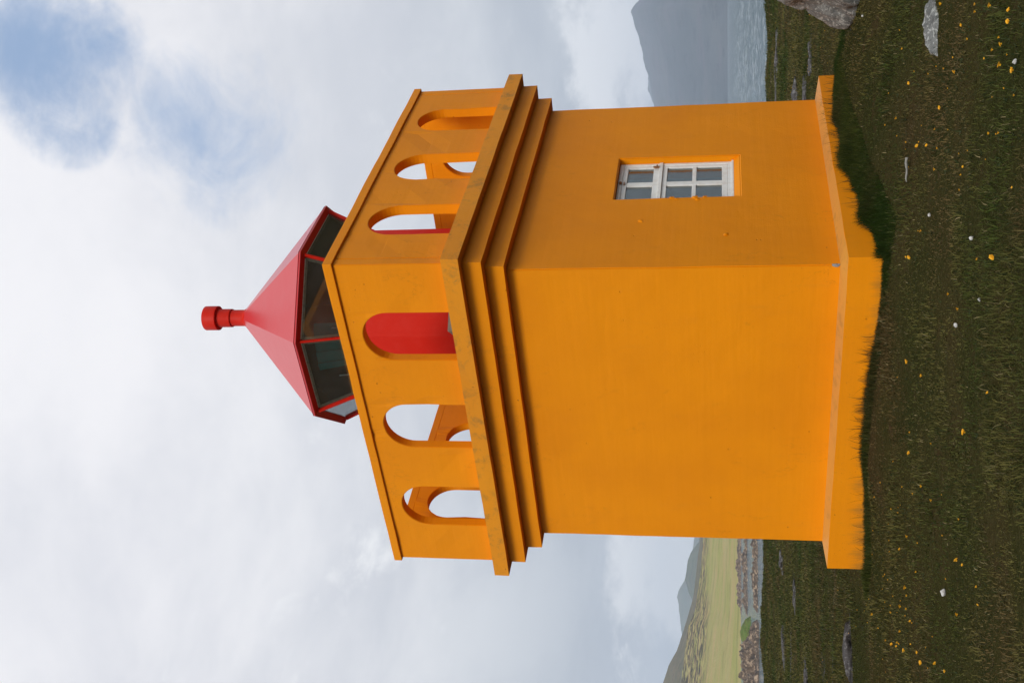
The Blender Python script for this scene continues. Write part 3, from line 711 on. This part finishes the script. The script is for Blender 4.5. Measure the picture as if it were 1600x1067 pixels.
def hillmat(name, low, high, speck, sc_, thr=(.55, .62), speckband=None):
    m, t = mat(name)
    a = t.noise(t.pos, sc_, 6, .65); b = t.noise(t.mapping(t.pos, (1, 1, 2.5)), sc_*9, 6, .7)
    col = t.mix(t.step(a, .35, .65), rgba(low), rgba(high))
    f = t.step(b, *thr)
    if speckband:
        z = t.n('ShaderNodeSeparateXYZ', i={0: t.pos}).outputs[2]
        f = t.math('MULTIPLY', f, t.step(t.math('ADD', z, t.math('MULTIPLY', a, 14)), *speckband))
    col = t.mix(f, col, rgba(speck))
    t.set(t.p.inputs['Base Color'], col); t.p.inputs['Roughness'].default_value = .95; t.p.inputs['Specular IOR Level'].default_value = .1
    st_ = t.noise(t.mapping(t.pos, (.35, 1, 3)), sc_*5, 5, .7)
    col = t.mix(t.math('MULTIPLY', t.step(st_, .50, .60), .55), col, rgba((high[0]*1.15, high[1]*.92, high[2]*1.1)))
    col = t.mix(t.math('MULTIPLY', t.math('SUBTRACT', 1, t.step(st_, .36, .46)), .5), col, rgba(tuple(x*.62 for x in low)))
    t.set(t.p.inputs['Base Color'], col); bump(t, b, 2.); return m
mt = hillmat('bare_mountain', (.045, .058, .065), (.075, .08, .08), (.028, .035, .04), .002)
ridge('mountain', [(1003, -60), (999, -20), (1000, 0), (992, 8), (985, 18), (988, 28), (993, 45), (998, 58), (1000, 70), (1005, 85), (1005, 92), (1009, 108), (1014, 120), (1018, 145), (1024, 175), (1035, 260), (1060, 400)],
      5200, 3300, 8200, mt, R(1), R(34), 11, .10, shape=.85)
ridge('mountain', [(1010, 60), (1013, 120), (1012, 140), (1020, 160), (1040, 220), (1062, 400)], 7200, 6400, 8600, mt, R(1), R(20), 15, .05, shape=.8)
mt = hillmat('green_hill', (.285, .285, .080), (.35, .30, .12), (.04, .033, .025), .014, (.46, .51), (19, 27))
# sunlit pasture rising to a boulder-strewn crest across the bay
ridge('far_shore', [(1102, 700), (1099, 843), (1094, 894), (1086, 954), (1076, 977), (1070, 1017), (1064, 1067), (1058, 1120)], 1000, 560, 1500, mt, R(-30), R(2), 21, .045, shape=1.15, nd=90)
mt2 = hillmat('dark_heath', (.10, .095, .05), (.14, .125, .07), (.07, .06, .05), .01)
ridge('hill', [(1100, 800), (1094, 843), (1083, 933), (1069, 982), (1057, 1017), (1045, 1040), (1040, 1054), (1036, 1067), (1030, 1120)], 1600, 1100, 2400, mt2, R(-30), R(0), 31, .04, shape=1.)
mt3 = hillmat('blue_hill', (.09, .12, .10), (.11, .13, .09), (.07, .08, .08), .004)
ridge('hill', [(1096, 760), (1092, 846), (1080, 862), (1075, 875), (1073, 890), (1070, 905), (1076, 925), (1088, 950), (1100, 1000)], 2600, 1900, 3400, mt3, R(-18), R(-4), 41, .04, shape=1.)
ridge('mountain', [(1085, 840), (1078, 880), (1069, 908), (1060, 922), (1058, 931), (1060, 945), (1062, 960), (1064, 985), (1072, 1010), (1090, 1067)], 4800, 3900, 6400, mt3, R(-22), R(-4), 51, .05, shape=.9)

# skerries and the rocky shore across the inlet
def skerry(name, y0, y1, xb, D, h, depth, label, seed, cat='rocky islet'):
    b0, b1 = brg(y0), brg(y1); n = 90; nd = 16; bs = np.linspace(b1, b0, n); dd = np.linspace(-1, 1, nd)
    BB, U = np.meshgrid(bs, dd); s = np.linspace(0, 1, n)[None, :]
    endf = np.clip(np.minimum(s, 1-s)*9, 0, 1)**.6
    DD = D+U*depth*(.6+.4*endf) + 4*fb(BB*60, U*0, seed, 3)
    Xg, Yg = DD*np.sin(BB), DD*np.cos(BB)
    q = (1-U**2)**.45
    Zg = SEA-.6+(h+.6)*q*endf*(.62+.75*fb(Xg*.16, Yg*.3, seed, 3)+.45*fb(Xg*.7, Yg*.9, seed+2, 3))
    me = grid_mesh(name, Xg, Yg, Zg); me.polygons.foreach_set('use_smooth', [False]*len(me.polygons))
    o = link(name, me, M['shore_rock']); tag(o, label, cat); return o
skerry('skerry', 800, 962, 1178, 262, 1.3, 7, 'nearest dark low skerry in the inlet left of the tower', 61)
skerry('skerry', 790, 966, 1166, 395, 1.75, 9, 'middle brown rock reef lying in the inlet water', 62)
skerry('rocky_shore', 780, 962, 1150, 556, 2.1, 10, 'long strip of dark shore rocks below the green pasture', 63, 'shore rocks')
skerry('rocky_shore', 964, 1130, 1160, 268, 2.7, 14, 'high brown broken rock bank at the end of the inlet', 64, 'shore rocks')
skerry('rocky_shore', 985, 1140, 1160, 300, 3.3, 12, 'upper brown rocks behind the high rock bank', 65, 'shore rocks')
ms = hillmat('bright_grass_bank', (.15, .24, .05), (.24, .28, .08), (.20, .17, .09), .1)
def bank(y0, y1, D, h, depth, seed):
    b0, b1 = brg(y0), brg(y1); n, nd = 60, 14; BB, U = np.meshgrid(np.linspace(b1, b0, n), np.linspace(-1, 1, nd)); s = np.linspace(0, 1, n)[None, :]
    endf = np.sin(np.pi*s)**.7; DD = D+U*depth; Xg, Yg = DD*np.sin(BB), DD*np.cos(BB)
    Zg = SEA-.5+(h+.5)*(1-U**2)**.5*endf*(.75+.5*fb(Xg*.25, Yg*.25, seed, 3)); return grid_mesh('grass_bank', Xg, Yg, Zg)
o = link('grass_bank', bank(960, 1012, 345, 3.7, 7, 70), ms); tag(o, kind='structure')
# dark boulder standing alone on the far pasture
d = ray(1101, 1037); k = 905/math.hypot(d.x, d.y); q = CAM+d*k
rock('boulder', (q.x, q.y, q.z-1.5), (6.5, 5, 4.2), 0, M['shore_rock'], 77, 'lone dark boulder standing on the far green pasture', sub=3)

# ------------------------------------------------------------------ air
m = bpy.data.materials.new('sea_haze'); m.use_nodes = True; t = NT(m.node_tree)
out = t.n('ShaderNodeOutputMaterial'); pv = t.n('ShaderNodeVolumePrincipled', i={'Color': (.72, .82, .97, 1), 'Density': .00015, 'Anisotropy': 0.})
t.nt.links.new(pv.outputs[0], out.inputs['Volume'])
bm = bmesh.new(); box(bm, -9600, 9600, -9600, 9700, -11, 560); hz = obj('haze', bm, m); tag(hz, kind='stuff')

# ------------------------------------------------------------------ sky and sun
SUN_EL, sun_h = R(34), Vector((-.17, -.98, 0)).normalized()
sd = Vector((sun_h.x*math.cos(SUN_EL), sun_h.y*math.cos(SUN_EL), math.sin(SUN_EL)))
L = bpy.data.lights.new('sun', 'SUN'); L.energy = 2.5; L.angle = R(22); L.color = (1, .96, .9)
lo = bpy.data.objects.new('sun', L); C.objects.link(lo); lo.rotation_euler = sd.to_track_quat('Z', 'Y').to_euler(); lo.location = (0, 0, 50)
wd = bpy.data.worlds.new('World'); sc.world = wd; wd.use_nodes = True; t = NT(wd.node_tree)
out = t.n('ShaderNodeOutputWorld'); bg = t.n('ShaderNodeBackground'); t.set(out.inputs[0], bg)
sky = t.n('ShaderNodeTexSky', sky_type='NISHITA', sun_disc=False, sun_elevation=SUN_EL, sun_rotation=math.atan2(sd.x, sd.y))
dirv = t.n('ShaderNodeTexCoord').outputs['Generated']
dn = t.vmath('NORMALIZE', dirv).outputs[0]
sp = t.n('ShaderNodeSeparateXYZ', i={0: dn}); z = t.math('MAXIMUM', sp.outputs[2], 0)
inv = t.math('DIVIDE', 1, t.math('ADD', z, .32))
flat = t.vmath('MULTIPLY', dn, (1, 1, .55)); fv = t.n('ShaderNodeVectorMath', operation='SCALE', i={0: flat.outputs[0], 'Scale': inv}).outputs[0]
c1 = t.noise(fv, 1.5, 8, .58, .5); c2 = t.noise(t.mapping(fv, loc=(3.3, 1.2, 5)), 4.2, 8, .6, .3); c3 = t.noise(t.mapping(fv, loc=(7, 2, 1)), .9, 4, .5)
base = t.ramp(z, [(0, (.60, .64, .69)), (.045, (.58, .62, .68)), (.085, (.54, .58, .645)), (.12, (.52, .56, .62)), (.20, (.66, .69, .74)), (.30, (.80, .81, .85)), (.5, (.87, .87, .91)), (1, (.82, .84, .89))])
dark = t.mix(1, base, (.86, .875, .90, 1), 'MULTIPLY'); lite = t.mix(1, base, (1.12, 1.11, 1.09, 1), 'MULTIPLY')
cl = t.mix(t.step(t.math('ADD', t.math('MULTIPLY', c1, .65), t.math('MULTIPLY', c2, .35)), .36, .64), dark, lite)
# bright cumulus heads low over the mountain
lowb = t.math('MULTIPLY', t.step(z, .02, .05), t.math('SUBTRACT', 1, t.step(z, .085, .13)))
puff = t.math('MULTIPLY', t.step(t.noise(t.mapping(dn, (1, 1, 2.2)), 9.5, 9, .62, .5), .43, .54), lowb)

def lobe(px, py, k0, k1):
    d0 = ray(px, py).normalized(); return t.step(t.vmath('DOT_PRODUCT', dn, tuple(d0)).outputs['Value'], k0, k1)
rag = t.noise(t.mapping(dn, (1, 1.3, 1), loc=(2, 5, 1)), 6.5, 12, .64, .5); rag2 = t.noise(t.mapping(dn, (1, 1, 1), loc=(6, 1, 3)), 2.6, 5, .55, .3)
lowc = t.math('MAXIMUM', lobe(985, 70, math.cos(R(5.2)), math.cos(R(.2))), lobe(1035, 900, math.cos(R(4.6)), math.cos(R(.2))))
lowc = t.math('MAXIMUM', lowc, t.math('MULTIPLY', puff, .55))
cl = t.mix(t.step(t.math('ADD', lowc, t.math('ADD', t.math('MULTIPLY', t.math('SUBTRACT', rag, .5), 3.4), t.math('MULTIPLY', t.math('SUBTRACT', t.noise(t.mapping(dn, (1, 1, 2), loc=(1, 8, 3)), 13, 8, .6, .4), .5), 2.2))), .35, 1.1), cl, (.95, .96, .98, 1))
gap = t.math('MAXIMUM', lobe(85, 80, math.cos(R(5.0)), math.cos(R(.3))), t.math('MULTIPLY', lobe(110, 170, math.cos(R(3.4)), math.cos(R(.3))), .85))
gap = t.math('MAXIMUM', gap, t.math('MULTIPLY', lobe(335, 205, math.cos(R(6)), math.cos(R(.5))), .66))
turb = t.math('ADD', t.math('MULTIPLY', t.math('SUBTRACT', rag, .5), 2.6), t.math('MULTIPLY', t.math('SUBTRACT', rag2, .5), 1.4))
turb = t.math('ADD', turb, t.math('MULTIPLY', t.math('SUBTRACT', t.noise(t.mapping(dn, (1, 1, 1.6), loc=(4, 4, 8)), 19, 8, .66, .6), .5), .9))
gm = t.math('MULTIPLY', t.step(t.math('ADD', gap, turb), .05, 1.45), t.math('MULTIPLY', t.step(gap, .02, .3), .92))
gm = t.math('MULTIPLY', gm, .9)
blue = t.mix(.6, t.n('ShaderNodeVectorMath', operation='SCALE', i={0: sky.outputs[0], 'Scale': .1}).outputs[0], (.22, .43, .78, 1))
fin = t.mix(gm, cl, blue)
t.set(bg.inputs[0], t.n('ShaderNodeVectorMath', operation='SCALE', i={0: fin, 'Scale': 1/.1}).outputs[0]); bg.inputs[1].default_value = .1

# ------------------------------------------------------------------ render settings
sc.view_settings.view_transform = 'Standard'; sc.view_settings.look = 'None'; sc.view_settings.exposure = 0; sc.view_settings.gamma = 1
sc.cycles.use_denoising = True
try: sc.cycles.denoiser = 'OPENIMAGEDENOISE'
except Exception: pass
sc.cycles.max_bounces = 6; sc.cycles.volume_bounces = 1; sc.cycles.transparent_max_bounces = 12; sc.cycles.caustics_reflective = False; sc.cycles.caustics_refractive = False
